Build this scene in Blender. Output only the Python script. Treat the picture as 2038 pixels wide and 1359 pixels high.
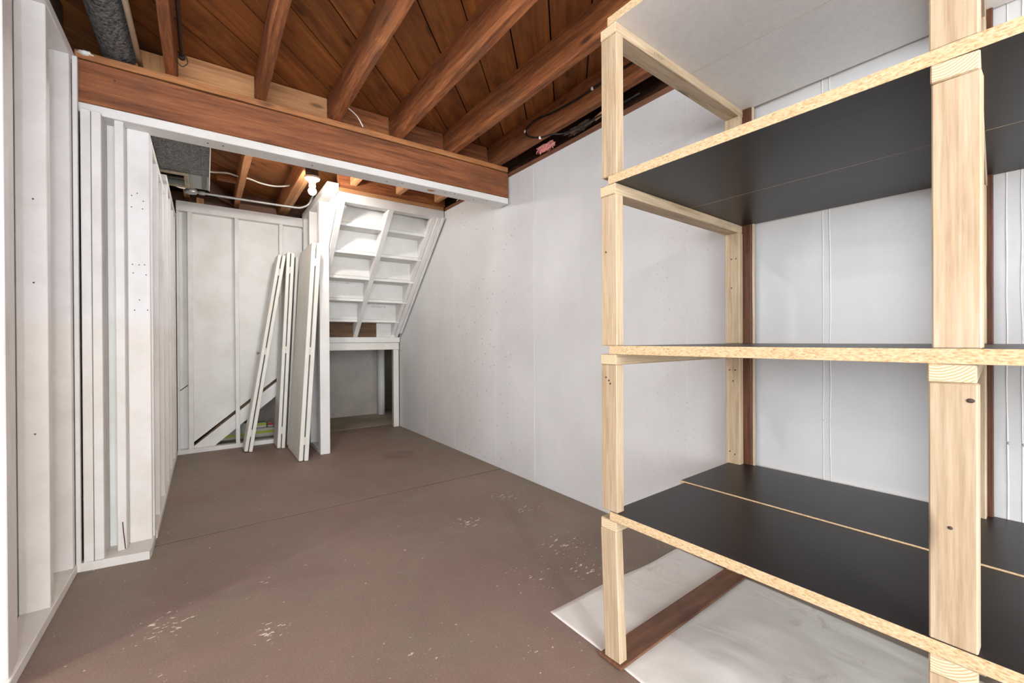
import bpy, bmesh, math, random
from mathutils import Vector, Matrix, noise
random.seed(7)
for o in list(bpy.data.objects): bpy.data.objects.remove(o, do_unlink=True)
SC = bpy.context.scene
COL = SC.collection

# ------------------------------------------------------------------ camera
CAMZ = 1.07
yaw, pitch, roll = 6.23415559e-01, -3.14866406e-03, 5.48256657e-03
fw = Vector((math.sin(yaw)*math.cos(pitch), math.cos(yaw)*math.cos(pitch), math.sin(pitch)))
r0 = Vector((math.cos(yaw), -math.sin(yaw), 0)); d0 = fw.cross(r0)
rt = r0*math.cos(roll) + d0*math.sin(roll); dn = -r0*math.sin(roll) + d0*math.cos(roll)
cam = bpy.data.cameras.new('camera'); camo = bpy.data.objects.new('camera', cam); COL.objects.link(camo)
cam.sensor_width = 36.0; cam.lens = 850.1/2038*36.0; cam.clip_start = 0.02
camo.matrix_world = Matrix(((rt.x, -dn.x, -fw.x, 0), (rt.y, -dn.y, -fw.y, 0), (rt.z, -dn.z, -fw.z, CAMZ), (0, 0, 0, 1)))
SC.camera = camo
# ------------------------------------------------------------------ world, lamps, exposure
W = bpy.data.worlds.new('world'); SC.world = W; W.use_nodes = True
W.node_tree.nodes['Background'].inputs[0].default_value = (0.93, 0.977, 1.02, 1)      # even overcast daylight outside the added windows
W.node_tree.nodes['Background'].inputs[1].default_value = 7.2
SC.view_settings.view_transform = 'Standard'; SC.view_settings.look = 'None'
SC.view_settings.gamma = 1.0; SC.view_settings.use_curve_mapping = False
SC.view_settings.exposure = 0.98
# bare bulbs, the last an unseen one added for fill: (x, y, bulb centre z, emission strength)
LAMPS = [(0.712, 3.74, 2.280, 380.0), (-1.25, 1.60, 2.27, 560.0), (-2.80, 1.45, 2.27, 720.0), (0.15, -1.70, 2.27, 1150.0)]
# unseen openings added for fill daylight behind and beside the camera: (axis, wall position, lo, hi, z0, z1)
ADDED_WINDOWS = [('y', -2.75, -3.2, -1.5, .75, 2.15), ('y', -2.75, -1.2, 1.4, .25, 2.25), ('x', -4.35, -1.6, .4, .9, 2.15)]
for ax, p, a, b, z0, z1 in ADDED_WINDOWS:                     # portals guide the sky light through the added openings
    ld = bpy.data.lights.new('window_portal', 'AREA'); ld.shape = 'RECTANGLE'; ld.size = b-a; ld.size_y = z1-z0; ld.cycles.is_portal = True
    lo_ = bpy.data.objects.new('window_portal', ld); COL.objects.link(lo_)
    lo_.location = ((a+b)/2, p, (z0+z1)/2) if ax == 'y' else (p, (a+b)/2, (z0+z1)/2)
    lo_.rotation_euler = (math.radians(90), 0, 0) if ax == 'y' else (math.radians(90), 0, math.radians(-90))
LAMP_COL = [(1.0, .955, .90, 1), (.95, .98, 1.0, 1), (.95, .98, 1.0, 1), (.95, .98, 1.0, 1)]

# ------------------------------------------------------------------ material helpers
def mat_new(name):
    m = bpy.data.materials.new(name); m.use_nodes = True
    nt = m.node_tree; b = nt.nodes['Principled BSDF']
    return m, nt, b
class N:
    def __init__(s, nt): s.nt = nt
    def n(s, t, **kw):
        x = s.nt.nodes.new(t)
        for k, v in kw.items(): setattr(x, k, v)
        return x
    def l(s, a, b): s.nt.links.new(a, b)
    def val(s, sock, v):
        if isinstance(v, bpy.types.NodeSocket): s.l(v, sock)
        else: sock.default_value = v
    def coords(s, kind='Object', scale=(1, 1, 1), rnd=0.0):
        tc = s.n('ShaderNodeTexCoord'); out = tc.outputs[kind]
        if rnd:
            oi = s.n('ShaderNodeObjectInfo')
            mu = s.n('ShaderNodeVectorMath', operation='MULTIPLY_ADD')
            cx = s.n('ShaderNodeCombineXYZ')
            for i in range(3): s.l(oi.outputs['Random'], cx.inputs[i])
            s.l(cx.outputs[0], mu.inputs[0]); mu.inputs[1].default_value = (rnd, rnd*.7, rnd*1.3)
            s.l(out, mu.inputs[2]); out = mu.outputs[0]
        mp = s.n('ShaderNodeMapping'); mp.inputs['Scale'].default_value = scale
        s.l(out, mp.inputs[0]); return mp.outputs[0]
    def noise(s, vec, scale, detail=4, rough=.55, dist=0.0):
        x = s.n('ShaderNodeTexNoise'); s.l(vec, x.inputs['Vector'])
        x.inputs['Scale'].default_value = scale; x.inputs['Detail'].default_value = detail
        x.inputs['Roughness'].default_value = rough; x.inputs['Distortion'].default_value = dist
        return x.outputs[0]
    def ramp(s, fac, stops):
        x = s.n('ShaderNodeValToRGB'); s.l(fac, x.inputs[0]); e = x.color_ramp.elements
        while len(e) < len(stops): e.new(0.5)
        for i, (p, c) in enumerate(stops):
            e[i].position = p; e[i].color = (*c, 1) if len(c) == 3 else c
        return x.outputs[0]
    def step(s, fac, a, b):
        x = s.n('ShaderNodeMapRange'); x.clamp = True; s.val(x.inputs[0], fac)
        x.inputs[1].default_value = a; x.inputs[2].default_value = b
        return x.outputs[0]
    def math(s, op, a, b=0.0):
        x = s.n('ShaderNodeMath', operation=op); s.val(x.inputs[0], a); s.val(x.inputs[1], b); return x.outputs[0]
    def mix(s, fac, a, b, mode='MIX'):
        x = s.n('ShaderNodeMix', data_type='RGBA', blend_type=mode)
        s.val(x.inputs[0], fac); s.val(x.inputs[6], a if isinstance(a, bpy.types.NodeSocket) else (*a, 1) if len(a) == 3 else a)
        s.val(x.inputs[7], b if isinstance(b, bpy.types.NodeSocket) else (*b, 1) if len(b) == 3 else b)
        return x.outputs[2]
    def bump(s, h, strength, dist=.01):
        x = s.n('ShaderNodeBump'); x.inputs['Strength'].default_value = strength; x.inputs['Distance'].default_value = dist
        s.l(h, x.inputs['Height']); return x.outputs[0]

def srgb(r, g, b):
    f = lambda c: (c/255/12.92) if c/255 <= .04045 else ((c/255+.055)/1.055)**2.4
    return (f(r), f(g), f(b))

def wood(name, dark, mid, light, rough=.7, gs=1.0, vary=.25, knots=True, bump=.25, stain=None):
    m, nt, b = mat_new(name); k = N(nt)
    v = k.coords('Object', (1.1*gs, 16*gs, 16*gs), rnd=31)
    g1 = k.noise(v, 2.2, 5, .6, .6)
    v2 = k.coords('Object', (3*gs, 90*gs, 90*gs), rnd=17)
    g2 = k.noise(v2, 2.0, 3, .6)
    v3 = k.coords('Object', (5*gs, 42*gs, 42*gs), rnd=61)
    g3 = k.noise(v3, 2.0, 6, .7, .3)
    g1 = k.math('ADD', k.math('MULTIPLY', g1, .62), k.math('MULTIPLY', g3, .38))
    c = k.ramp(g1, [(.32, dark), (.5, mid), (.68, light)])
    c = k.mix(k.step(g2, .3, .75), k.mix(1.0, c, (.70, .67, .64), 'MULTIPLY'), c)
    if knots:
        vk = k.coords('Object', (2.3, 7, 7), rnd=53)
        vo = k.n('ShaderNodeTexVoronoi'); k.l(vk, vo.inputs['Vector']); vo.inputs['Scale'].default_value = 1.0
        kn = k.step(vo.outputs['Distance'], .13, .05)
        c = k.mix(k.math('MULTIPLY', kn, .8), c, tuple(x*.28 for x in dark))
    if stain:
        vs = k.coords('Object', (1.2, 2.2, 2.2), rnd=71)
        sn = k.step(k.noise(vs, 2.4, 5, .65), .52, .72)
        c = k.mix(k.math('MULTIPLY', sn, .75), c, stain)
    oi = k.n('ShaderNodeObjectInfo')
    hv = k.n('ShaderNodeHueSaturation'); k.l(c, hv.inputs['Color'])
    k.l(k.math('ADD', k.math('MULTIPLY', oi.outputs['Random'], vary), 1-vary*.5), hv.inputs['Value'])
    k.l(hv.outputs[0], b.inputs['Base Color'])
    b.inputs['Roughness'].default_value = rough
    k.l(k.bump(g2, bump, .004), b.inputs['Normal'])
    return m

M = {}
M['joist'] = wood('old_fir_joist', srgb(92, 48, 24), srgb(154, 92, 50), srgb(196, 128, 78), .75, stain=srgb(106, 74, 52), vary=.22)
M['beam'] = wood('old_fir_beam', srgb(96, 52, 28), srgb(150, 90, 52), srgb(174, 112, 70), .7, gs=.8, vary=.0, stain=srgb(112, 70, 46))
M['plate'] = wood('beam_plate', srgb(134, 82, 46), srgb(188, 126, 76), srgb(206, 146, 94), .7, gs=.8, vary=.0, stain=srgb(140, 90, 56))
M['deck'] = wood('old_pine_deck', srgb(116, 64, 24), srgb(154, 92, 38), srgb(180, 114, 54), .75, gs=.45, vary=.34, stain=srgb(92, 48, 20), bump=.12)
M['tan'] = wood('fresh_tan_board', srgb(172, 118, 74), srgb(204, 150, 102), srgb(220, 170, 122), .75, gs=.6, vary=.15)
M['darkwood'] = wood('dark_old_board', srgb(42, 24, 14), srgb(76, 44, 26), srgb(104, 64, 40), .8, stain=srgb(38, 24, 16))
M['pine'] = wood('fresh_pine', srgb(188, 158, 122), srgb(205, 182, 150), srgb(216, 197, 170), .6, gs=.9, vary=.10, bump=.10)
M['pine_grey'] = wood('weathered_pine', srgb(164, 140, 112), srgb(206, 182, 150), srgb(220, 200, 170), .65, gs=.9, vary=.10, bump=.10, stain=srgb(150, 132, 108))
M['hardboard'] = wood('brown_board', srgb(92, 58, 40), srgb(132, 90, 66), srgb(152, 108, 82), .55, gs=.6, vary=.08, stain=srgb(92, 62, 46))
M['raw'] = wood('raw_brown_riser', srgb(72, 52, 34), srgb(108, 82, 56), srgb(134, 104, 74), .75, gs=.8, vary=.1, stain=srgb(80, 58, 40))
M['stripwood'] = wood('dark_strip', srgb(64, 34, 20), srgb(104, 60, 36), srgb(132, 82, 52), .55, vary=.1, knots=False)
def endgrain():
    m, nt, b = mat_new('pine_end_grain'); k = N(nt)
    tc = k.n('ShaderNodeTexCoord'); mp = k.n('ShaderNodeMapping'); k.l(tc.outputs['Object'], mp.inputs[0])
    mp.inputs['Location'].default_value = (0, .02, .05)
    w = k.n('ShaderNodeTexWave', wave_type='RINGS', rings_direction='X'); k.l(mp.outputs[0], w.inputs[0])
    w.inputs['Scale'].default_value = 60; w.inputs['Distortion'].default_value = 2.0; w.inputs['Detail'].default_value = 2
    c = k.ramp(w.outputs[1], [(.0, srgb(190, 156, 114)), (.5, srgb(228, 206, 168)), (1, srgb(234, 214, 180))])
    k.l(c, b.inputs['Base Color']); b.inputs['Roughness'].default_value = .85; return m
M['endgrain'] = endgrain()

def white_paint(name, col, rough=.55, dirt=.06, grain=True):
    m, nt, b = mat_new(name); k = N(nt)
    v = k.coords('Object', (1, 1, 1), rnd=23)
    a = k.noise(v, 3.0, 6, .65)
    d = tuple(c*(1-dirt*2.2)*f for c, f in zip(col, (1, .985, .95)))
    c = k.mix(k.step(a, .42, .68), col, d)
    v2 = k.coords('Object', (6, 90, 90) if grain else (60, 60, 60), rnd=11)
    g = k.noise(v2, 1.6, 3, .6)
    vo = k.n('ShaderNodeTexVoronoi'); k.l(k.coords('Object', (5, 22, 22) if grain else (14, 14, 14), rnd=41), vo.inputs['Vector'])
    vo.inputs['Scale'].default_value = 1.0
    dot = k.step(vo.outputs['Distance'], .035, .02)
    c = k.mix(k.math('MULTIPLY', dot, .55), c, srgb(120, 100, 84))
    k.l(c, b.inputs['Base Color']); b.inputs['Roughness'].default_value = rough
    k.l(k.bump(g, .18, .002), b.inputs['Normal'])
    return m
M['white'] = white_paint('white_paint', (.80, .785, .765))
def left_paint():
    m = white_paint('two_coat_white_paint', (.80, .785, .775)); nt = m.node_tree; k = N(nt); b = nt.nodes['Principled BSDF']
    src = b.inputs['Base Color'].links[0].from_socket
    ge = k.n('ShaderNodeNewGeometry'); sx = k.n('ShaderNodeSeparateXYZ'); k.l(ge.outputs['Position'], sx.inputs[0])
    wob = k.noise(ge.outputs['Position'], 3.0, 3, .5)
    f = k.step(k.math('ADD', sx.outputs[2], k.math('MULTIPLY', wob, .12)), 1.20, 1.27)     # newer whiter coat stops at shoulder height
    k.l(k.mix(1.0, src, k.mix(f, (1.0, .965, .92), (1.0, 1.0, 1.015)), 'MULTIPLY'), b.inputs['Base Color'])
    return m
M['lwhite'] = left_paint()
M['cream'] = white_paint('cream_paint', (.80, .775, .72), .45, .04)
M['panel'] = white_paint('white_panel', (.80, .795, .765), .6, .05, False)

def concrete(name, col, col2, pit=.85, bump=.35, pitcol=srgb(70, 66, 62)):
    m, nt, b = mat_new(name); k = N(nt)
    v = k.coords('Object')
    big = k.noise(v, 1.6, 6, .6); c = k.mix(k.step(big, .38, .66), col, col2)
    st = k.noise(k.coords('Object', (7, 7, .5)), 1.6, 4, .6)
    c = k.mix(k.math('MULTIPLY', k.step(st, .52, .75), .16), c, tuple(x*.86 for x in col2))
    vo = k.n('ShaderNodeTexVoronoi'); k.l(v, vo.inputs['Vector']); vo.inputs['Scale'].default_value = 26
    sel = k.n('ShaderNodeSeparateColor'); k.l(vo.outputs['Color'], sel.inputs[0])
    p = k.math('MULTIPLY', k.step(vo.outputs['Distance'], .17, .10), k.math('GREATER_THAN', sel.outputs[0], pit))
    vo2 = k.n('ShaderNodeTexVoronoi'); k.l(v, vo2.inputs['Vector']); vo2.inputs['Scale'].default_value = 75
    sel2 = k.n('ShaderNodeSeparateColor'); k.l(vo2.outputs['Color'], sel2.inputs[0])
    p2 = k.math('MULTIPLY', k.step(vo2.outputs['Distance'], .22, .12), k.math('GREATER_THAN', sel2.outputs[0], pit+.03))
    pp = k.math('MAXIMUM', p, k.math('MULTIPLY', p2, .6))
    c = k.mix(k.math('MULTIPLY', pp, .7), c, pitcol)
    k.l(c, b.inputs['Base Color']); b.inputs['Roughness'].default_value = .75
    fine = k.noise(v, 40, 4, .6)
    h = k.math('SUBTRACT', fine, k.math('MULTIPLY', pp, 2.0))
    k.l(k.bump(h, bump, .004), b.inputs['Normal'])
    return m
M['conc'] = concrete('painted_concrete', (.73, .725, .72), (.66, .655, .65), .945)
M['conc_grey'] = concrete('bare_concrete', srgb(190, 182, 174), srgb(166, 158, 150), .6)
M['conc_floor'] = concrete('unpainted_slab', srgb(176, 162, 142), srgb(146, 134, 114), .93)

def floor_mat():
    m, nt, b = mat_new('brown_painted_floor'); k = N(nt)
    v = k.coords('Object')
    a = k.noise(v, 1.3, 6, .62, .4)
    c = k.mix(k.step(a, .36, .66), srgb(140, 114, 102), srgb(124, 103, 92))
    w = k.noise(v, 2.3, 7, .68, .3)
    sx = k.n('ShaderNodeSeparateXYZ'); k.l(v, sx.inputs[0])
    ex = k.step(sx.outputs[0], 1.45, 2.0)                       # traffic-free, greyer strip along the concrete wall
    ey = k.step(sx.outputs[0], .25, -.25); ey = k.math('MULTIPLY', ey, k.step(sx.outputs[1], 2.0, 2.8))
    edge = k.math('MAXIMUM', ex, ey)
    wear = k.math('MULTIPLY', k.step(k.math('ADD', w, k.math('MULTIPLY', edge, .2)), .48, .70), .85)
    c = k.mix(wear, c, srgb(128, 116, 99))
    # fine speckle and long faint scratches
    f1 = k.noise(v, 160, 2, .5)
    c = k.mix(k.math('MULTIPLY', k.step(f1, .4, .75), .34), c, srgb(170, 150, 138))
    for rz, th in ((.35, .70), (1.25, .715)):
        mp = k.n('ShaderNodeMapping'); tc = k.n('ShaderNodeTexCoord'); k.l(tc.outputs['Object'], mp.inputs[0])
        mp.inputs['Rotation'].default_value = (0, 0, rz); mp.inputs['Scale'].default_value = (2.2, 60, 1)
        s = k.step(k.noise(mp.outputs[0], 1.4, 3, .6), th, th+.05)
        c = k.mix(k.math('MULTIPLY', s, .35), c, srgb(178, 162, 148))
    mo = k.noise(v, 11, 6, .7, .5)
    c = k.mix(k.math('MULTIPLY', k.step(mo, .38, .68), .45), c, k.mix(1.0, c, (.80, .80, .79), 'MULTIPLY'))
    d = k.n('ShaderNodeVectorMath', operation='DISTANCE'); k.l(v, d.inputs[0]); d.inputs[1].default_value = (1.475, 3.88, 0)
    c = k.mix(k.math('MULTIPLY', k.step(d.outputs['Value'], .17, .14), .28), c, srgb(86, 66, 56))
    # worn-through spots: clusters where old pale paint shows
    cl = [(1.244, 2.19, .20, .9), (1.64, 2.13, .16, .8), (1.64, 2.40, .20, .8), (-.126, 2.07, .20, .9), (.20, 1.79, .13, 1.0), (.2, 2.2, .07, 1),
          (1.53, 1.64, .26, .85), (1.43, 1.43, .24, .8), (1.2, 1.5, .2, .65), (.6, 1.34, .22, .6), (.72, 1.42, .12, .6), (-.1, 1.75, .2, .5), (.95, 1.15, .25, .5)]
    acc = None
    for (x, y, r, s) in cl:
        d = k.n('ShaderNodeVectorMath', operation='DISTANCE'); k.l(v, d.inputs[0]); d.inputs[1].default_value = (x, y, 0)
        g = k.math('MULTIPLY', k.step(d.outputs['Value'], r, r*.1), s)
        acc = g if acc is None else k.math('MAXIMUM', acc, g)
    mp = k.n('ShaderNodeMapping'); tc = k.n('ShaderNodeTexCoord'); k.l(tc.outputs['Object'], mp.inputs[0])
    mp.inputs['Rotation'].default_value = (0, 0, -.5); mp.inputs['Scale'].default_value = (1, 2.0, 1)
    ch = k.noise(mp.outputs[0], 26, 4, .62)
    t = k.math('ADD', ch, k.math('MULTIPLY', acc, .205))
    c = k.mix(k.math('MULTIPLY', k.step(t, .745, .765), .95), c, srgb(226, 212, 192))
    sp = k.noise(v, 48, 2, .5); c = k.mix(k.math('MULTIPLY', k.step(sp, .728, .752), .75), c, srgb(222, 206, 186))
    k.l(c, b.inputs['Base Color'])
    rr = k.step(a, .2, .8); k.l(k.math('ADD', k.math('MULTIPLY', rr, .2), .48), b.inputs['Roughness'])
    hh = k.noise(v, 55, 5, .6); k.l(k.bump(hh, .22, .004), b.inputs['Normal'])
    return m
M['floor'] = floor_mat()

def particle_mat():
    m, nt, b = mat_new('particle_board_edge'); k = N(nt)
    v = k.coords('Object', (130, 260, 330))
    a = k.noise(v, 1.0, 3, .6)
    c = k.ramp(a, [(.3, srgb(186, 148, 104)), (.48, srgb(212, 182, 140)), (.7, srgb(228, 206, 170))])
    v2 = k.coords('Object', (60, 160, 160)); a2 = k.noise(v2, 1.3, 2, .5)
    c = k.mix(k.math('MULTIPLY', k.step(a2, .66, .72), .7), c, srgb(160, 112, 70))
    k.l(c, b.inputs['Base Color']); b.inputs['Roughness'].default_value = .8
    k.l(k.bump(a, .3, .002), b.inputs['Normal']); return m
M['chip'] = particle_mat()
def laminate(name, d, l, rough):
    m, nt, b = mat_new(name); k = N(nt)
    v = k.coords('Object', (3, 120, 20), rnd=5) if rough < .5 else k.coords('Object', (30, 30, 30))
    a = k.noise(v, 1.5, 4, .6); k.l(k.ramp(a, [(.3, d), (.7, l)]), b.inputs['Base Color'])
    b.inputs['Roughness'].default_value = rough; return m
M['espresso'] = laminate('dark_laminate', srgb(27, 24, 24), srgb(46, 39, 38), .36)
M['espresso'].node_tree.nodes['Principled BSDF'].inputs['Specular IOR Level'].default_value = .32
M['melamine'] = laminate('white_melamine', srgb(228, 223, 218), srgb(236, 231, 226), .6)

def plain(name, col, rough=.5, metal=0.0, var=.1, scale=30):
    m, nt, b = mat_new(name); k = N(nt)
    a = k.noise(k.coords('Object'), scale, 4, .6)
    k.l(k.mix(k.step(a, .3, .7), tuple(c*(1-var) for c in col), tuple(min(1, c*(1+var)) for c in col)), b.inputs['Base Color'])
    b.inputs['Roughness'].default_value = rough; b.inputs['Metallic'].default_value = metal; return m
def galv_mat():
    m, nt, b = mat_new('galvanised_sheet'); k = N(nt)
    vo = k.n('ShaderNodeTexVoronoi'); k.l(k.coords('Object'), vo.inputs['Vector']); vo.inputs['Scale'].default_value = 110
    s = k.n('ShaderNodeSeparateColor'); k.l(vo.outputs['Color'], s.inputs[0])
    k.l(k.ramp(s.outputs[0], [(0, srgb(56, 56, 56)), (1, srgb(128, 126, 124))]), b.inputs['Base Color'])
    b.inputs['Metallic'].default_value = .55; b.inputs['Roughness'].default_value = .5; return m
M['galv'] = galv_mat()
M['duct_plain'] = plain('plain_sheet_metal', srgb(150, 154, 150), .5, .4, .06)  # paler metal carries the bulb's light on the duct end in its colour
M['dark'] = plain('dark_steel', srgb(58, 52, 48), .5, .5)
M['black'] = plain('black_rubber', srgb(24, 22, 22), .6)
M['steel'] = plain('conduit_steel', srgb(156, 155, 152), .45, .6, .08)
M['pvc'] = plain('cream_pipe', srgb(214, 198, 172), .45, 0, .05)
M['porcelain'] = plain('porcelain', srgb(226, 222, 214), .35, 0, .03)
M['cable'] = plain('white_cable', srgb(232, 228, 218), .5, 0, .03)
M['blue'] = plain('blue_cap', srgb(40, 90, 140), .4)
M['pink'] = plain('pink_wool', srgb(214, 140, 134), .95, 0, .3, 60)
M['wool'] = plain('dirty_wool', srgb(88, 70, 58), .95, 0, .4, 60)
M['rust'] = plain('nail_head', srgb(74, 60, 52), .7)
M['carton'] = plain('white_carton', srgb(196, 192, 182), .7, 0, .05)
M['lime'] = plain('lime_print', srgb(176, 186, 40), .6, 0, .05)
M['red'] = plain('red_print', srgb(176, 40, 40), .6, 0, .05)
M['grime'] = plain('grimy_paint', srgb(150, 136, 114), .7, 0, .25, 25)
M['duct_in'] = plain('duct_inside', srgb(92, 78, 66), .7, .2, .2, 12)
M['olive'] = concrete('damp_concrete', srgb(104, 96, 72), srgb(74, 68, 50), .7)  # dark olive concrete for the outer sides of the low space
def cloth_mat():
    m, nt, b = mat_new('drop_cloth'); k = N(nt); v = k.coords('Object')
    a = k.noise(v, 2.2, 6, .65, .6); c = k.mix(k.step(a, .35, .7), srgb(240, 236, 230), srgb(226, 220, 212))
    s = k.noise(v, 4.6, 6, .7, 1.0); c = k.mix(k.math('MULTIPLY', k.step(s, .62, .72), .45), c, srgb(172, 152, 130))
    k.l(c, b.inputs['Base Color']); b.inputs['Roughness'].default_value = .85
    mp = k.coords('Object', (3, 1.6, 1)); h = k.noise(mp, 2.2, 2, .5, .8)
    k.l(k.bump(h, .30, .02), b.inputs['Normal']); return m
M['cloth'] = cloth_mat()
def bulb_mat(i, s):
    m, nt, b = mat_new('lit_bulb_%d' % i)
    b.inputs['Base Color'].default_value = (1, 1, 1, 1)
    b.inputs['Emission Color'].default_value = LAMP_COL[i]; b.inputs['Emission Strength'].default_value = s
    return m

# ------------------------------------------------------------------ object helpers
WM = {}
def link(name, me, mat, parent, Mw):
    o = bpy.data.objects.new(name, me); COL.objects.link(o)
    if mat is not None and not me.materials: me.materials.append(mat)
    WM[o.name] = Mw
    if parent is not None:
        o.parent = parent; o.matrix_basis = WM[parent.name].inverted() @ Mw
    else: o.matrix_basis = Mw
    return o
def thing(name, label, cat, loc, kind=None, group=None):
    o = bpy.data.objects.new(name, None); COL.objects.link(o); o.empty_display_size = .05
    Mw = Matrix.Translation(loc); o.matrix_basis = Mw; WM[o.name] = Mw
    return tag(o, label, cat, kind, group)
def tag(o, label, cat, kind=None, group=None):
    o['label'] = label; o['category'] = cat
    if kind: o['kind'] = kind
    if group: o['group'] = group
    return o
def from_bm(bm, smooth=False):
    me = bpy.data.meshes.new('m'); bmesh.ops.recalc_face_normals(bm, faces=bm.faces[:]); bm.to_mesh(me); bm.free()
    if smooth:
        for p in me.polygons: p.use_smooth = True
    return me
def frame(a, b, side):
    x = (b-a).normalized(); y = Vector(side); y = (y - x*y.dot(x)).normalized(); z = x.cross(y)
    c = (a+b)/2
    return Matrix(((x.x, y.x, z.x, c.x), (x.y, y.y, z.y, c.y), (x.z, y.z, z.z, c.z), (0, 0, 0, 1)))
def box_mesh(l, w, h, bev=.0025, rough=0.0, cuts=0):
    bm = bmesh.new(); bmesh.ops.create_cube(bm, size=1)
    for v in bm.verts: v.co = Vector((v.co.x*l, v.co.y*w, v.co.z*h))
    bev = min(bev, .3*min(l, w, h))
    if bev > 0: bmesh.ops.bevel(bm, geom=bm.edges[:], offset=bev, segments=1, affect='EDGES')
    if cuts:
        for i in range(1, cuts):
            bmesh.ops.bisect_plane(bm, geom=bm.verts[:]+bm.edges[:]+bm.faces[:], plane_co=(-l/2+l*i/cuts, 0, 0), plane_no=(1, 0, 0))
        s = random.uniform(0, 50)
        for v in bm.verts:
            p = Vector((v.co.x*3.1+s, v.co.y*30, v.co.z*30))
            v.co.y += noise.noise(p)*rough; v.co.z += noise.noise(p+Vector((9, 4, 2)))*rough
    return bm
def timber(name, a, b, w, h, mat, parent, side=(0, 0, 1), bev=.0025, rough=0.0, cuts=0):
    a = Vector(a); b = Vector(b)
    return link(name, from_bm(box_mesh((b-a).length, w, h, bev, rough, cuts)), mat, parent, frame(a, b, side))
def box(name, lo, hi, mat, parent, bev=.0025, rough=0.0, cuts=0, axis=None):
    lo = Vector(lo); hi = Vector(hi); d = hi-lo; c = (lo+hi)/2
    i = axis if axis is not None else max(range(3), key=lambda q: d[q])
    e = Vector((0, 0, 0)); e[i] = d[i]/2
    j, sd = ((1, (0, 1, 0)) if i != 1 else (0, (1, 0, 0)))
    kx = 3-i-j
    return timber(name, c-e, c+e, d[j], d[kx], mat, parent, sd, bev, rough, cuts)
def poly_prism(name, pts, axis, lo, hi, mat, parent):
    """pts: 2-D outline in the two axes other than `axis` (cyclic order kept), extruded lo..hi along axis."""
    bm = bmesh.new(); o = [q for q in range(3) if q != axis]
    cen = [sum(p[0] for p in pts)/len(pts), sum(p[1] for p in pts)/len(pts)]
    def mk(t):
        vs = []
        for p in pts:
            c = [0, 0, 0]; c[o[0]] = p[0]-cen[0]; c[o[1]] = p[1]-cen[1]; c[axis] = t-(lo+hi)/2; vs.append(bm.verts.new(c))
        return vs
    A = mk(lo); B = mk(hi); n = len(pts)
    bm.faces.new(A); bm.faces.new(B[::-1])
    for i in range(n): bm.faces.new((A[i], A[(i+1) % n], B[(i+1) % n], B[i]))
    c = [0, 0, 0]; c[o[0]] = cen[0]; c[o[1]] = cen[1]; c[axis] = (lo+hi)/2
    return link(name, from_bm(bm), mat, parent, Matrix.Translation(c))
def tube(name, pts, r, mat, parent, seg=10, smooth_path=True):
    """round tube swept along a polyline (Catmull-Rom smoothed)"""
    P = [Vector(p) for p in pts]
    if smooth_path and len(P) > 2:
        Q = []
        for i in range(len(P)-1):
            p0 = P[max(i-1, 0)]; p1 = P[i]; p2 = P[i+1]; p3 = P[min(i+2, len(P)-1)]
            for s in range(6):
                t = s/6
                Q.append(.5*((2*p1)+(p2-p0)*t+(2*p0-5*p1+4*p2-p3)*t*t+(3*p1-p0-3*p2+p3)*t**3))
        Q.append(P[-1]); P = Q
    base = P[0].copy(); bm = bmesh.new(); rings = []
    up = Vector((0, 0, 1)); t0 = (P[1]-P[0]).normalized()
    if abs(t0.dot(up)) > .9: up = Vector((0, 1, 0))
    nrm = (up-t0*up.dot(t0)).normalized()
    for i, p in enumerate(P):
        t = (P[min(i+1, len(P)-1)]-P[max(i-1, 0)]).normalized()
        nrm = (nrm-t*nrm.dot(t)).normalized(); bn = t.cross(nrm)
        rings.append([bm.verts.new(p-base+(nrm*math.cos(2*math.pi*q/seg)+bn*math.sin(2*math.pi*q/seg))*r) for q in range(seg)])
    for A, B in zip(rings, rings[1:]):
        for q in range(seg): bm.faces.new((A[q], A[(q+1) % seg], B[(q+1) % seg], B[q]))
    bm.faces.new(rings[0]); bm.faces.new(rings[-1][::-1])
    return link(name, from_bm(bm, True), mat, parent, Matrix.Translation(base))
def lathe(name, prof, loc, mat, parent, seg=20, rot=None):
    bm = bmesh.new(); rings = []
    for r, z in prof:
        rings.append([bm.verts.new((r*math.cos(2*math.pi*q/seg), r*math.sin(2*math.pi*q/seg), z)) for q in range(seg)] if r > 1e-6 else [bm.verts.new((0, 0, z))])
    for A, B in zip(rings, rings[1:]):
        for q in range(seg):
            a, b, c, d = A[q % len(A)], A[(q+1) % len(A)], B[(q+1) % len(B)], B[q % len(B)]
            f = list(dict.fromkeys((a, b, c, d)))
            if len(f) > 2: bm.faces.new(f)
    if len(rings[0]) > 1: bm.faces.new(rings[0][::-1])
    if len(rings[-1]) > 1: bm.faces.new(rings[-1])
    Mw = Matrix.Translation(loc)
    if rot is not None: Mw = Mw @ rot
    return link(name, from_bm(bm, True), mat, parent, Mw)
def nail(p, n, parent, r=.004):
    n = Vector(n); q = n.to_track_quat('Z', 'Y').to_matrix().to_4x4()
    return lathe('nail_head', [(r, -.002), (r, .0012), (r*.5, .002)], Vector(p), M['rust'], parent, 8, q)

# ================================================================== SETTING
DECK, JZ = 2.645, 2.46
def wx(y): return 2.022-(y-.1)*.0072          # face of the concrete wall
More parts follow.
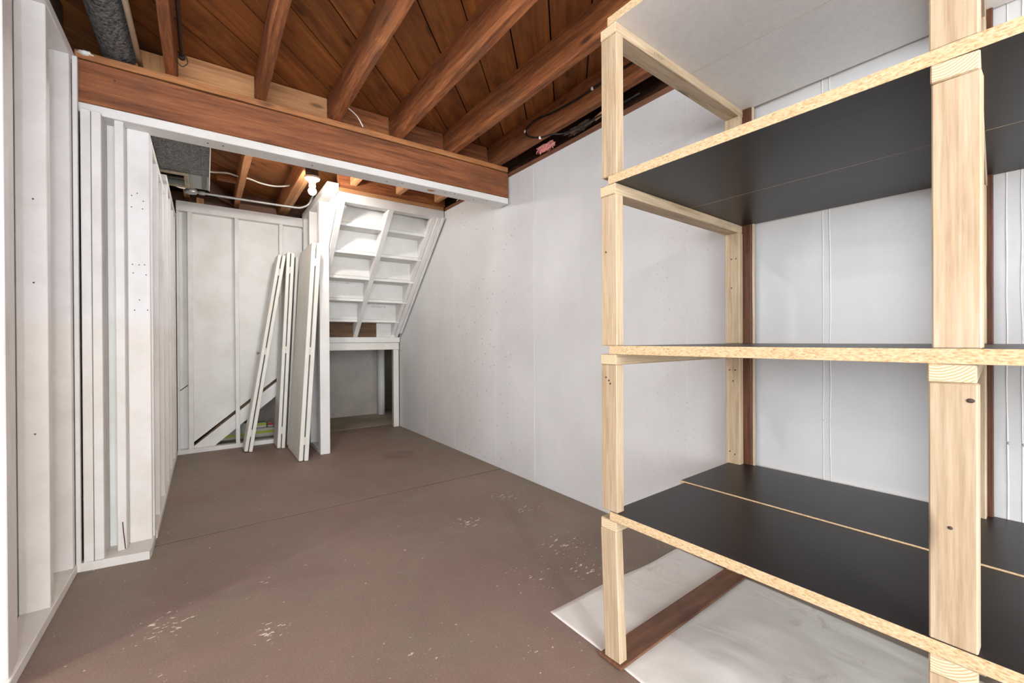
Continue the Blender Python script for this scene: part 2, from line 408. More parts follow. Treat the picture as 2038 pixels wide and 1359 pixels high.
# floor: two slabs either side of the control joint
floor = thing('floor', 'brown painted concrete floor with worn pale spots and one joint line', 'floor', (0, 0, 0), 'structure')
def slab(name, pts, z0, z1, mat, par, org=(0, 0)):
    bm = bmesh.new()
    A = [bm.verts.new((x, y, z0)) for x, y in pts]; B = [bm.verts.new((x, y, z1)) for x, y in pts]; n = len(pts)
    bm.faces.new(A[::-1]); bm.faces.new(B)
    for i in range(n): bm.faces.new((A[i], A[(i+1) % n], B[(i+1) % n], B[i]))
    return link(name, from_bm(bm), mat, par, Matrix.Identity(4))
JL, JR = 2.915, 2.942
def jy(x): return JL+(x+.21)/(2.0+.21)*(JR-JL)
slab('floor_slab', [(-4.3, -2.7), (2.3, -2.7), (2.3, jy(2.3)-.007), (-4.3, jy(-4.3)-.007)], -.12, 0, M['floor'], floor)
slab('floor_slab', [(-4.3, jy(-4.3)+.006), (2.3, jy(2.3)+.006), (2.3, 5.37), (-4.3, 5.43)], -.12, 0, M['floor'], floor)
slab('bare_slab', [(-.6, 5.40), (3.0, 5.34), (3.0, 6.9), (-.6, 6.9)], -.12, .002, M['conc_floor'], floor)
slab('joint_bed', [(-4.3, jy(-4.3)-.0068), (2.3, jy(2.3)-.0068), (2.3, jy(2.3)+.0058), (-4.3, jy(-4.3)+.0058)], -.16, -.0025, M['black'], floor)

# concrete wall on the right
wr = thing('wall_right', 'long white painted concrete wall with faint form seams and pits', 'wall', (2.0, 2, 0), 'structure')
slab('wall_face', [(wx(-2.7), -2.7), (wx(-2.7)+.2, -2.7), (wx(5.19)+.2, 5.19), (wx(5.19), 5.19)], -.05, 2.385, M['conc'], wr)
for y, w0, pr in ((4.38, .004, .0016), (3.75, .004, .0018), (3.03, .003, .0014), (2.504, .006, .0022), (1.777, .004, .0016), (1.262, .004, .0016),
                  (.664, .006, .0022), (.640, .005, .0026), (.18, .006, .0024), (.150, .005, .0022), (.125, .005, .002)):
    bm = bmesh.new(); st = 60; rows = []
    for i in range(st+1):
        zz = .02+(2.36-.02)*i/st; j = noise.noise(Vector((y*9, zz*6, 0)))*.004; q = w0*(.5+.9*abs(noise.noise(Vector((y*5, zz*11, 3)))))
        p_ = pr*(.5+.9*abs(noise.noise(Vector((y*15, zz*5, 8)))))
        rows.append([bm.verts.new((0.001, -q+j, zz)), bm.verts.new((-p_, j, zz)), bm.verts.new((.001, q+j, zz))])
    for A, B in zip(rows, rows[1:]):
        for c in range(2): bm.faces.new((A[c], A[c+1], B[c+1], B[c]))
    link('form_seam', from_bm(bm), M['conc'], wr, Matrix.Translation((wx(y), y, 0)))
# sill plate and rim joist above it
timber('sill_plate', (wx(-2.6)+.075, -2.6, 2.403), (wx(5.1)+.075, 5.1, 2.403), .15, .036, M['hardboard'], wr, (1, 0, 0), rough=.004, cuts=40)
box('rim_joist', (2.10, -2.65, 2.421), (2.14, 5.2, DECK), M['darkwood'], wr)

# ------------------------------------------------------------------ ceiling
ceil = thing('ceiling', 'open ceiling of brown joists under diagonal plank subfloor', 'ceiling', (0, 0, DECK), 'structure')
A0 = math.radians(46.8); du = Vector((math.cos(A0), math.sin(A0))); dnn = Vector((-math.sin(A0), math.cos(A0)))
def clip(poly, f):
    out = []
    for i in range(len(poly)):
        p, q = poly[i], poly[(i+1) % len(poly)]; a, b = f(p), f(q)
        if a >= 0: out.append(p)
        if a*b < 0: t = a/(a-b); out.append((p[0]+(q[0]-p[0])*t, p[1]+(q[1]-p[1])*t))
    return out
pitchw = .2012
for kk in range(-18, 34):
    gp_ = random.uniform(.003, .007); n0 = .0816+pitchw*kk+gp_; n1 = n0+pitchw-gp_-.0035
    R = [(-4.3, -2.7), (2.2, -2.7), (2.2, 6.4), (-4.3, 6.4)]
    if kk > 17: R = [(-.7, -2.7), (2.2, -2.7), (2.2, 6.4), (-.7, 6.4)]
    R = clip(R, lambda p: p[0]*dnn.x+p[1]*dnn.y-n0); R = clip(R, lambda p: n1-(p[0]*dnn.x+p[1]*dnn.y)) if R else R
    if len(R) < 3: continue
    L = [(p[0]*du.x+p[1]*du.y, p[0]*dnn.x+p[1]*dnn.y) for p in R]
    cx = sum(p[0] for p in L)/len(L); cy = sum(p[1] for p in L)/len(L)
    bm = bmesh.new(); dz = random.uniform(0, .003)
    A = [bm.verts.new((p[0]-cx, p[1]-cy, dz)) for p in L]; B = [bm.verts.new((p[0]-cx, p[1]-cy, .02+dz)) for p in L]; n = len(L)
    bm.faces.new(A[::-1]); bm.faces.new(B)
    for i in range(n): bm.faces.new((A[i], A[(i+1) % n], B[(i+1) % n], B[i]))
    link('deck_board', from_bm(bm), M['deck'], ceil, Matrix.Translation((cx*du.x+cy*dnn.x, cx*du.y+cy*dnn.y, DECK)) @ Matrix.Rotation(A0, 4, 'Z'))
box('deck_underlay', (-4.4, -2.8, DECK+.025), (3.05, 6.75, DECK+.04), M['black'], ceil)

def waney(name, x0, x1, xc, y0, y1, z0, z1, parent, amp):
    """joist whose lower left edge follows the log: a wide irregular bevel"""
    bm = bmesh.new(); n = 70; rows = []
    L = y1-y0
    for i in range(n+1):
        t = i/n; y = y0+L*t; s = x0*1.7
        w = amp*(.55+.75*noise.noise(Vector((y*1.4, s, 0)))+.25*noise.noise(Vector((y*7, s, 2))))
        w = max(.006, min(w, (x1-x0)*.8)); hgt = max(.02, w*2.6+.02*noise.noise(Vector((y*5, s, 5))))
        e = .0025*noise.noise(Vector((y*12, s, 8)))
        rows.append([Vector((y-(y0+y1)/2, -(x-xc), z-(z0+z1)/2)) for x, z in ((x0, z1), (x0, z0+hgt), (x0+w*.35, z0+hgt*.5), (x0+w, z0+e), (x1+e, z0), (x1, z1))])
    R = [[bm.verts.new(p) for p in r] for r in rows]
    for A, B in zip(R, R[1:]):
        for q in range(6): bm.faces.new((A[q], A[(q+1) % 6], B[(q+1) % 6], B[q]))
    bm.faces.new(R[0]); bm.faces.new(R[-1][::-1])
    return link(name, from_bm(bm), M['joist'], parent, Matrix.Translation((xc, (y0+y1)/2, (z0+z1)/2)) @ Matrix.Rotation(math.pi/2, 4, 'Z'))
JX = {1: (-.155, -.112), 2: (.250, .297), 3: (.655, .705), 4: (1.062, 1.115), 5: (1.482, 1.532), 6: (1.878, 1.925)}
for q, (a, b) in JX.items():
    if q in (3, 4): waney('joist', a, b, (a+b)/2, -2.65, 2.93, JZ, DECK, ceil, .045 if q == 3 else .032)
    else: box('joist', (a, -2.65, JZ), (b, 2.93, DECK), M['joist'], ceil, .003, .004, 30)
    y1 = 5.42 if q < 4 else 3.935
    box('joist', (a+.0, 2.98, JZ), (b, y1, DECK), M['plate'] if q < 4 else M['tan'], ceil, .003, .003, 20)  # paler wood stands in for bulb light on the joists beyond the beam
for q in range(9):
    x = -.575-.41*q
    box('joist', (x, -2.65, JZ), (x+.045, 2.6 if q else 2.86, DECK), M['darkwood'] if q == 0 else M['joist'], ceil, .003, .003, 16)
# blocking between the joists over the beam
for (a, b, m, zt) in ((-.285, -.157, 'tan', 2.60), (-.110, .248, 'tan', DECK-.004), (.299, .653, 'tan', DECK-.004), (.707, 1.060, 'joist', DECK-.004), (1.117, 1.480, 'joist', DECK-.004), (1.534, 1.876, 'joist', DECK-.004)):
    box('blocking', (a, 2.945, JZ+.001), (b, 2.978, zt), M[m], ceil)
# stair trimmer and the boards above the far wall
box('trimmer', (.96, 3.94, 2.43), (2.0, 3.985, DECK), M['joist'], ceil)
box('trimmer', (.71, 2.98, 2.47), (.75, 5.4, DECK), M['tan'], ceil)
box('rim_board', (-.6, 5.43, 2.36), (.98, 5.47, DECK), M['darkwood'], ceil)
box('rim_board', (-.6, 5.36, 2.47), (.25, 5.40, 2.56), M['hardboard'], ceil)
box('rim_board', (.30, 5.33, 2.42), (.655, 5.37, 2.53), M['hardboard'], ceil)
timber('brace', (.02, 4.75, 2.50), (.25, 5.25, 2.50), .09, .035, M['darkwood'], ceil)
box('cleat', (.10, 4.72, 2.56), (.25, 4.80, 2.60), M['joist'], ceil)
box('post_stub', (-.06, 5.25, 2.41), (.0, 5.29, 2.50), M['tan'], ceil, axis=2)

# main beam
beam = thing('ceiling_beam', 'heavy brown timber beam with white painted bottom crossing the room', 'beam', (.75, 2.89, 2.2))
timber('beam_timber', (-.492, 2.895, 2.313), (1.992, 2.865, 2.313), .118, .200, M['beam'], beam, (0, 1, 0), .004, .003, 50)
timber('bottom_plank', (-.492, 2.893, 2.186), (1.985, 2.863, 2.186), .124, .046, M['white'], beam, (0, 1, 0), .003)
timber('top_plate', (-.492, 2.905, 2.4405), (1.992, 2.875, 2.4405), .128, .037, M['plate'], beam, (0, 1, 0), .003, .002, 30)
def knot(parent, p, n, r1, r2, mat, name='knot'):
    q = Vector(n).to_track_quat('Z', 'Y').to_matrix().to_4x4() @ Matrix.Diagonal((r1, r2, 1, 1))
    return lathe(name, [(1, -.002), (1, .0006), (.6, .0012), (0, .0014)], p, mat, parent, 20, q)
knot(beam, (-.143, 2.834, 2.335), (0, -1, 0), .042, .022, M['darkwood'])
knot(beam, (1.345, 2.868, 2.1635), (0, 0, -1), .030, .022, M['tan'])
for x, z in ((.05, 2.33), (.19, 2.30), (-.35, 2.35), (.9, 2.27), (1.2, 2.33), (1.6, 2.26)):
    nail((x, 2.832, z), (0, -1, 0), beam, .004)
for x in (.02, .09, .55, 1.02, 1.12, 1.45, 1.52, 1.7, 1.8): nail((x, 2.86+random.uniform(-.03, .03), 2.163), (0, 0, -1), beam, .005)
# plaster lump where the beam meets the left wall
bm = bmesh.new(); bmesh.ops.create_icosphere(bm, subdivisions=3, radius=1)
for v in bm.verts: v.co = Vector((v.co.x*.030, v.co.y*.018, v.co.z*.012))*(1+.5*noise.noise(v.co*2.3))
link('paint_lump', from_bm(bm, True), M['white'], beam, Matrix.Translation((-.455, 2.848, 2.45)))

# ------------------------------------------------------------------ left stud wall, near part
wl = thing('wall_left', 'white painted open stud wall beside the camera, near the beam', 'wall', (-.53, 2.4, 0), 'structure')
box('bottom_plate', (-.578, 1.93, 0), (-.487, 2.80, .04), M['lwhite'], wl)
box('top_plate', (-.578, 1.93, 2.38), (-.49, 2.83, 2.425), M['lwhite'], wl)
box('stud', (-.575, 1.962, .04), (-.495, 2.006, 2.38), M['lwhite'], wl)
box('stud', (-.575, 2.009, .04), (-.497, 2.055, 2.38), M['lwhite'], wl)
box('stud', (-.577, 2.395, .04), (-.493, 2.44, 2.38), M['lwhite'], wl)
box('stud', (-.577, 2.745, .04), (-.493, 2.785, 2.38), M['lwhite'], wl)
box('backing_panel', (-.592, 1.95, 0), (-.58, 2.83, 2.43), M['panel'], wl)
box('filler_strip', (-.492, 2.788, .0), (-.474, 2.812, 2.40), M['lwhite'], wl)
box('head_board', (-.60, 1.9, 2.427), (-.575, 2.86, DECK), M['darkwood'], wl)
for z in (1.62, 1.30, .72): nail((-.53, 2.394, z), (0, -1, 0), wl, .003)

# return (jog) under the beam
wj = thing('wall_return', 'short white stud return under the left end of the beam', 'wall', (-.35, 2.85, 0), 'structure')
poly_prism('bottom_plate', [(-.474, 2.79), (-.228, 2.755), (-.222, 2.80), (-.222, 3.02), (-.474, 3.02)], 2, 0, .04, M['lwhite'], wj)
box('stud', (-.465, 2.785, .04), (-.431, 2.93, 2.163), M['lwhite'], wj)
box('stud', (-.429, 2.787, .04), (-.395, 2.93, 2.163), M['lwhite'], wj)
box('stud', (-.356, 2.845, .04), (-.321, 2.925, 2.163), M['lwhite'], wj)
box('panel_board', (-.395, 2.93, .04), (-.316, 2.95, 2.163), M['panel'], wj)
box('panel_board', (-.318, 2.918, .04), (-.230, 2.95, 2.163), M['lwhite'], wj)
for x, z in ((-.299, 1.47), (-.273, 1.47), (-.252, 1.472), (-.297, 1.426), (-.246, 1.42), (-.273, 1.288), (-.292, 1.235), (-.241, 1.237), (-.3, 1.823), (-.279, 1.838), (-.255, 1.801), (-.301, 1.764), (-.258, 1.761)):
    nail((x, 2.918, z), (0, -1, 0), wj, .0028)
# split in the paint at the foot of the stud
tube('crack', [(-.336, 2.843, .18), (-.333, 2.843, .13), (-.326, 2.843, .045)], .0022, M['rust'], wj, 6)

# left wall, far part
wf = thing('wall_left_far', 'white stud wall running back from the beam to the far partition', 'wall', (-.26, 4, 0), 'structure')
box('bottom_plate', (-.30, 3.02, 0), (-.216, 5.11, .04), M['lwhite'], wf)
box('top_plate', (-.305, 2.955, 2.13), (-.228, 3.95, 2.168), M['lwhite'], wf)
box('top_plate', (-.305, 3.95, 2.23), (-.216, 5.11, 2.275), M['lwhite'], wf)
box('backing_panel', (-.318, 2.955, 0), (-.306, 5.2, 2.30), M['panel'], wf)
for y in (2.955, 3.30, 3.68): box('stud', (-.303, y, .04), (-.222, y+.042, 2.13), M['lwhite'], wf)
for y in (4.04, 4.42, 4.80, 5.06): box('stud', (-.303, y, .04), (-.218, y+.042, 2.23), M['lwhite'], wf)

# ------------------------------------------------------------------ far partition
wb = thing('wall_back', 'white far stud partition with panels and a slanted board at its foot', 'wall', (.3, 5.15, 0), 'structure')
box('sill', (-.215, 5.115, 0), (.88, 5.20, .043), M['white'], wb)
box('top_plate', (-.215, 5.110, 2.314), (.876, 5.20, 2.408), M['white'], wb)
for a, b in ((-.13, -.091), (.249, .284), (.647, .682)): box('stud', (a, 5.115, .043), (b, 5.18, 2.314), M['white'], wb)
box('stud', (-.214, 5.117, .043), (-.196, 5.18, 2.314), M['white'], wb)
zt = lambda x: .062+(x+.088)*.82
for i, (a, b) in enumerate(((-.111, .266), (.266, .664), (.664, .88))):
    poly_prism('panel', [(a, zt(a)+.035), (b, zt(b)+.035), (b, 2.314), (a, 2.314)] if i else [(a, .08), (b, zt(b)+.035), (b, 2.314), (a, 2.314)], 1, 5.182, 5.195, M['panel'], wb)
poly_prism('panel', [(-.205, .60), (-.111, .675), (-.111, 2.314), (-.205, 2.314)], 1, 5.182, 5.195, M['panel'], wb)
poly_prism('panel', [(-.205, .043), (-.111, .043), (-.111, .665), (-.205, .59)], 1, 5.184, 5.197, M['panel'], wb)
poly_prism('slanted_board', [(-.11, .044), (.075, .044), (.86, .70), (.86, zt(.86))], 1, 5.150, 5.185, M['white'], wb)
poly_prism('slanted_ledger', [(-.11, .05), (-.05, .05), (.86, zt(.86)-.02), (.86, zt(.86)+.06)], 1, 5.20, 5.24, M['raw'], wb)

# partition beside the stairs
wp = thing('wall_partition', 'white stud partition with corner post between the far recess and the stairs', 'wall', (.92, 4.7, 0), 'structure')
box('corner_post', (.879, 4.32, 0), (.965, 4.41, 2.39), M['white'], wp)
box('bottom_plate', (.879, 4.41, 0), (.965, 5.115, .04), M['white'], wp)
box('top_plate', (.868, 3.93, 2.391), (.965, 5.11, 2.455), M['white'], wp)
box('stud', (.868, 4.72, .04), (.958, 4.765, 2.39), M['white'], wp)
box('stud', (.872, 5.05, .04), (.958, 5.11, 2.39), M['white'], wp)
box('panel', (.958, 4.412, .04), (.966, 5.2, 2.39), M['panel'], wp)
poly_prism('panel', [(4.035, 2.389), (4.035, 2.27), (4.411, 1.90), (4.411, 2.389)], 0, .958, .966, M['white'], wp)

# understair space
wu = thing('wall_understair', 'grey pitted concrete wall at the back of the low space under the stairs', 'wall', (1.2, 6.3, 0), 'structure')
slab('wall_face', [(.2, 6.31), (2.06, 6.25), (2.06, 6.45), (.2, 6.45)], -.02, 1.5, M['conc_grey'], wu)
slab('side_face', [(2.06, 6.55), (2.9, 6.5), (2.9, 6.65), (2.06, 6.65)], -.02, 1.5, M['olive'], wu)
slab('side_face', [(2.75, 5.2), (2.85, 5.2), (2.85, 6.65), (2.75, 6.65)], -.02, 1.5, M['olive'], wu)
slab('side_face', [(-.40, 5.2), (-.33, 5.2), (-.33, 6.5), (-.40, 6.5)], -.02, 2.4, M['olive'], wu)
slab('side_face', [(-.40, 6.4), (.25, 6.4), (.25, 6.5), (-.40, 6.5)], -.02, 2.4, M['olive'], wu)
slab('cover', [(-.40, 5.26), (2.9, 5.26), (2.9, 6.65), (-.40, 6.65)], 1.5, 1.55, M['darkwood'], wu)
col = tag(lathe('support_column', [(.052, 0), (.052, 1.05)], (2.085, 6.18, .002), M['conc'], None, 20), 'white round column standing in the low space under the stairs', 'column')

# ------------------------------------------------------------------ staircase
st = thing('staircase', 'white painted stairs seen from below, rising from a landing to the ceiling', 'stairs', (1.47, 4.6, 1.1))
TZ = [2.150, 1.930, 1.712, 1.503, 1.287]
YN = [4.145, 4.335, 4.552, 4.775, 5.000]; YF = [4.325, 4.535, 4.755, 4.985, 5.170]
for i in range(5):
    for (a, b) in ((.985, 1.437), (1.437, 1.955)):
        box('tread', (a+.001, YN[i], TZ[i]), (b-.001, YF[i]+.03, TZ[i]+.03), M['panel'], st, .002, axis=0)
        top = TZ[i-1] if i else 2.40
        box('riser', (a+.001, YN[i]-.002, TZ[i]+.031), (b-.001, YN[i]+.02, top-.001), M['panel'], st, .002, axis=0)
for a, b in ((.985, 1.425), (1.47, 1.69)):
    box('riser', (a, 5.172, 1.116), (b, 5.19, 1.286), M['raw'], st, .002, axis=0)
box('riser', (1.69, 5.165, 1.116), (1.955, 5.19, 1.286), M['white'], st, .002, axis=0)
yl = lambda z: 5.155-(z-1.126)*1.03
def stringer(x0, x1, off=0.0, dep=.17, zb=1.117, zt_=2.305, name='stringer', mat='white'):
    p = [(yl(zb)+off, zb), (yl(zt_)+off, zt_), (yl(zt_)+off+dep, zt_), (yl(zb)+off+dep, zb)]
    return poly_prism(name, p, 0, x0, x1, M[mat], st)
stringer(1.415, 1.462, -.01, .16); stringer(.972, 1.018, 0, .16); stringer(1.868, 1.908, .02, .20)
stringer(1.912, 1.945, -.03, .20, name='skirt_board'); stringer(1.949, 1.972, -.055, .22, 1.16, name='skirt_board')
box('header', (.967, 3.935, 2.305), (1.985, 4.03, 2.389), M['white'], st)
box('header_board', (.967, 3.935, 2.391), (1.985, 4.03, 2.428), M['tan'], st)
box('landing_trim', (.985, 5.145, 1.052), (1.975, 5.20, 1.115), M['white'], st)
box('lintel', (.985, 5.165, .962), (1.972, 5.255, 1.050), M['cream'], st)
poly_prism('jamb', [(1.905, 5.18), (1.972, 5.18), (1.985, 5.31), (1.932, 5.31)], 2, 0, .961, M['cream'], st)
box('landing', (.985, 5.21, 1.056), (2.7, 6.2, 1.10), M['hardboard'], st)

def stamp(parent, org, ex, ez, n, w, h, seed):
    """row of faded ink ticks (an illegible lumber stamp) as flat print on the wood"""
    rnd = random.Random(seed); bm = bmesh.new(); ex = Vector(ex); ez = Vector(ez); nn = ex.cross(ez)
    for q in range(n):
        u = w*q/n+rnd.uniform(0, .3)*w/n; hh = h*rnd.uniform(.4, 1); b0 = rnd.uniform(0, h-hh); ww = w/n*rnd.uniform(.15, .4)
        P = [ex*a+ez*b_ for a, b_ in ((u, b0), (u+ww, b0), (u+ww+.1*ww, b0+hh), (u+.1*ww, b0+hh))]
        bm.faces.new([bm.verts.new(p) for p in P])
    return link('grade_stamp', from_bm(bm), M['ink'], parent, Matrix.Translation(Vector(org)))
M['ink'] = plain('faded_ink', srgb(150, 144, 136), .8)
stamp(st, (1.05, YN[3]-.0035, 1.685), (1, 0, 0), (0, 0, 1), 26, .26, .022, 4)
stamp(st, (1.58, YN[4]-.0035, 1.455), (1, 0, 0), (0, 0, 1), 18, .17, .03, 5)

# rear of the room, out of view
def pierced(root, ax, p0, p1, a, b, wins):
    """concrete wall from a to b with rectangular window openings"""
    def bx(u0, u1, z0, z1):
        lo = (u0, p0, z0) if ax == 'y' else (p0, u0, z0); hi = (u1, p1, z1) if ax == 'y' else (p1, u1, z1)
        box('wall_face', lo, hi, M['conc'], root, 0)
    cur = a
    for (u0, u1, z0, z1) in sorted(wins):
        bx(cur, u0, 0, DECK); bx(u0, u1, 0, z0); bx(u0, u1, z1, DECK); cur = u1
    bx(cur, b, 0, DECK)
wc = thing('wall_rear', 'plain white painted concrete wall at the camera end of the basement', 'wall', (0, -2.7, 0), 'structure')
pierced(wc, 'y', -2.8, -2.7, -4.4, 2.25, [(w[2], w[3], w[4], w[5]) for w in ADDED_WINDOWS if w[0] == 'y'])
wd = thing('wall_side', 'plain white painted wall closing the side room left of the camera', 'wall', (-4.3, 0, 0), 'structure')
pierced(wd, 'x', -4.4, -4.3, -2.7, 2.7, [(w[2], w[3], w[4], w[5]) for w in ADDED_WINDOWS if w[0] == 'x'])
for k_, (ax, p, a, b, z0, z1) in enumerate(ADDED_WINDOWS):  # frames for the unseen openings added to bring in fill daylight
    wn = thing('window_%d' % (k_+1), 'basement window %s' % ('left of the camera', 'behind the camera', 'in the side room')[k_], 'window', (a, p, z0) if ax == 'y' else (p, a, z0), 'structure')
    for (u0, u1, v0, v1) in ((a, b, z0, z0+.05), (a, b, z1-.05, z1), (a, a+.05, z0+.05, z1-.05), (b-.05, b, z0+.05, z1-.05), ((a+b)/2-.025, (a+b)/2+.025, z0+.05, z1-.05)):
        lo = (u0, p-.025, v0) if ax == 'y' else (p-.025, u0, v0); hi = (u1, p+.025, v1) if ax == 'y' else (p+.025, u1, v1)
        box('window_frame', lo, hi, M['white'], wn)
we = thing('wall_cross', 'plain white wall behind the left stud wall in the side room', 'wall', (-2, 2.6, 0), 'structure')
box('wall_face', (-4.3, 2.6, 0), (-.595, 2.7, DECK), M['conc'], we, 0)
wo = thing('wall_outer', 'grey concrete outer wall hidden behind the far partition and stairs', 'wall', (0, 6.7, 0), 'structure')
box('wall_face', (-.75, 2.7, 0), (-.68, 6.75, DECK), M['conc_grey'], wo, 0)  # shell added out of view to stop sky light leaking in
box('wall_face', (-.75, 6.68, 0), (3.05, 6.75, DECK), M['conc_grey'], wo, 0)
box('wall_face', (2.95, 5.1, 0), (3.05, 6.75, DECK), M['conc_grey'], wo, 0)
box('wall_face', (2.16, 5.1, 0), (3.05, 5.18, DECK), M['conc_grey'], wo, 0)

# ================================================================== THINGS
# ------------------------------------------------------------------ shelving unit
SA = math.radians(2); sv = Vector((math.sin(SA), -math.cos(SA), 0)); sw = Vector((math.cos(SA), math.sin(SA), 0)); S0 = Vector((1.083, .989, 0))
def sl(s, t, z): return S0+sv*s+sw*t+Vector((0, 0, z))
sh = thing('shelving_unit', 'tall shelving of pine posts with dark laminate shelves against the concrete wall', 'shelf', sl(.4, .45, 0))
SHZ = [.475, 1.022, 1.580, 2.100]; TH = .028; LG = .035
def shelf_board(s0, s1, t0, t1, z, lam, dsk=0.0):
    c = sl((s0+s1)/2, (t0+t1)/2, z+TH/2); bm = box_mesh(s1-s0, t1-t0, TH, .0008)
    me = from_bm(bm); me.materials.append(M['chip']); me.materials.append(M[lam])
    for p in me.polygons:
        if abs(p.normal.z) > .9: p.material_index = 1
    x, y = sv, -sw
    Mw = Matrix(((x.x, y.x, 0, c.x), (x.y, y.y, 0, c.y), (0, 0, 1, c.z), (0, 0, 0, 1)))
    Mw = Mw @ Matrix.Rotation(dsk, 4, 'Z')
    # local frame: X along the shelf, Y towards the front, right-handed check
    if x.cross(y).z < 0: Mw = Matrix(((x.x, -y.x, 0, c.x), (x.y, -y.y, 0, c.y), (0, 0, 1, c.z), (0, 0, 0, 1))) @ Matrix.Rotation(dsk, 4, 'Z')
    return link('shelf_board', me, None, sh, Mw)
S_END = 1.66
FR = (0.0, .796, 1.592)
for i, z in enumerate(SHZ):
    lam = 'melamine' if i == 3 else 'espresso'
    shelf_board(.031, S_END, -.002, .4545, z, lam)
    shelf_board(.036 if i else .012, S_END+.01, .455, .902, z+(.004 if i == 0 else 0), lam)
for fi, s in enumerate(FR):
    lo = 0.014; sk = 0.0 if fi == 0 else -.058
    for i, z in enumerate(SHZ):
        hi = z-LG
        mt = M['pine']
        for (t0, t1, nm) in ((0, .036, 'front_post'), (.853, .888, 'rear_post')):
            j = (.0, .0) if fi == 0 else (.0, .0)
            ds = 0.0
            if fi == 1 and nm == 'front_post': ds = (-.004, -.003, .002, -.001)[i]
            if fi == 0 and nm == 'front_post': ds = (-.006, -.003, -.001, .002)[i]
            sb = s+ds+(sk if nm == 'rear_post' else 0)
            if fi == 0 and i == 0 and nm == 'front_post':      # foot post leans a little
                timber(nm, sl(s+.032+.006, t0+.018, lo), sl(s+.032-.008, t0+.016, hi), .064, .036, mt, sh, sv)
            else:
                timber(nm, sl(sb+.032, (t0+t1)/2, lo), sl(sb+.032, (t0+t1)/2, hi), .064, t1-t0, mt, sh, sv)
        ds = (-.006, -.004, -.003, .001)[i] if fi == 0 else (-.003, -.004, .001, -.001)[i]
        cb = timber('crossbar', sl(s+.032+ds, -.002, z-LG/2), sl(s+.032+ds+sk, .890, z-LG/2), .064, LG, M['pine_grey'] if fi == 0 and i > 1 else M['pine'], sh, sv)
        cb.data.materials.append(M['endgrain'])
        for p in cb.data.polygons:
            if abs(p.normal.x) > .9: p.material_index = 1
        lo = z+TH
    timber('back_strip', sl(s+.06+sk*1.35, .8965, .02), sl(s+.06+sk*1.35, .8965, 2.12), .075, .014, M['stripwood'], sh, sv)
    if fi == 0: timber('back_strip', sl(s+.104, .898, .505), sl(s+.104, .898, 2.10), .010, .010, M['pine'], sh, sv)
M['ink2'] = plain('dark_ink', srgb(96, 88, 78), .8)
g_ = stamp(sh, sl(.0655, .21, 2.072), sw, (0, 0, 1), 12, .06, .018, 9); g_.data.materials[0] = M['ink2']
def fnail(s, t, z, n): nail(sl(s, t, z), n, sh, .003)
for s, z in ((.018, .945), (.03, .935), (.036, .925), (.02, 1.36)): fnail(s, -.001, z, -sw)
for s, z in ((.02, .93), (.045, .93), (.035, .88), (.02, .56), (.042, .55), (.03, 1.3), (.03, 1.43), (.05, 1.43)): fnail(s, .8525, z, -sw)
knot(sh, sl(.796+.052, -.0005, .957), -sw, .0055, .004, M['rust'], 'knot')
knot(sh, sl(.796+.026, -.0005, .72), -sw, .0035, .003, M['rust'], 'knot')

# board lying on the floor under the left frame, and the drop cloth
tag(timber('floor_plank', sl(.033, -.008, .0088), sl(.038, .885, .0088), .092, .010, M['hardboard'], None, sv, .0015), 'flat brown plank lying on the floor under the left shelf frame', 'plank')
bm = bmesh.new(); nx, ny = 70, 120; x0, x1, y0, y1 = 1.098, 1.955, -1.3, 1.279; G = []
for i in range(nx+1):
    row = []
    for j in range(ny+1):
        u = x0+(x1-x0)*i/nx; w = y0+(y1-y0)*j/ny
        dd = (Vector((u, w, 0))-S0); ss = dd.dot(sv)
        h = max(0, noise.noise(Vector((u*3+w*1.7, w*2.2-u, 0))))*.018+.006*abs(noise.noise(Vector((u*8, w*5, 4))))
        m1 = min(1, max(0, (ss-.12)/.15)); ed = min(1, max(0, min(u-x0, y1-w, x1-u)/.06))
        if ss < .12: m1 = .12*min(1, abs(ss+.02)/.06) if ss < -.02 else 0
        e1 = .012*noise.noise(Vector((w*2.2, 3, 0))) if i == 0 else 0
        e2 = .012*noise.noise(Vector((u*3.2, 7, 0))) if j == ny else 0
        row.append(bm.verts.new((u+e1, w+e2, .0012+h*m1*ed)))
    G.append(row)
for i in range(nx):
    for j in range(ny): bm.faces.new((G[i][j], G[i+1][j], G[i+1][j+1], G[i][j+1]))
cl = link('drop_cloth', from_bm(bm, True), M['cloth'], None, Matrix.Identity(4))
sd = cl.modifiers.new('thick', 'SOLIDIFY'); sd.thickness = .001
tag(cl, 'wrinkled white drop cloth spread on the floor under the shelving', 'drop cloth')

# ------------------------------------------------------------------ leaning bifold doors
def bifold(label, xb, xt, y0, y1, ln, panels, th, gap, group='white door panels leaning in the far recess'):
    th_ = math.atan2(xt-xb, ln); L = ln/math.cos(th_) if False else ln
    d = Vector((math.sin(th_), 0, math.cos(th_))); p = Vector((math.cos(th_), 0, -math.sin(th_)))
    tot = panels*th+(panels-1)*gap
    root = thing('folding_door' if panels > 1 else 'door_panel', label, 'door', (xb, (y0+y1)/2, 0), None, group)
    lift = math.sin(th_)*tot/2+.002
    base = Vector((xb, 0, lift))
    for q in range(panels):
        o = (q-(panels-1)/2)*(th+gap)
        sh_ = random.uniform(-.015, .015) if q else 0
        c0 = base+p*o+Vector((0, (y0+y1)/2+sh_, 0)); c1 = c0+d*L
        timber('panel', c0, c1, y1-y0, th, M['cream'], root, (0, 1, 0), .003)
    if panels > 1:
        for f in (.09, .5, .91):
            c0 = base+d*(L*f)+Vector((0, y0+.004, 0))
            timber('hinge', c0-d*.035, c0+d*.035, .012, gap*.96, M['cream'], root, (0, 1, 0), .001)
    return root
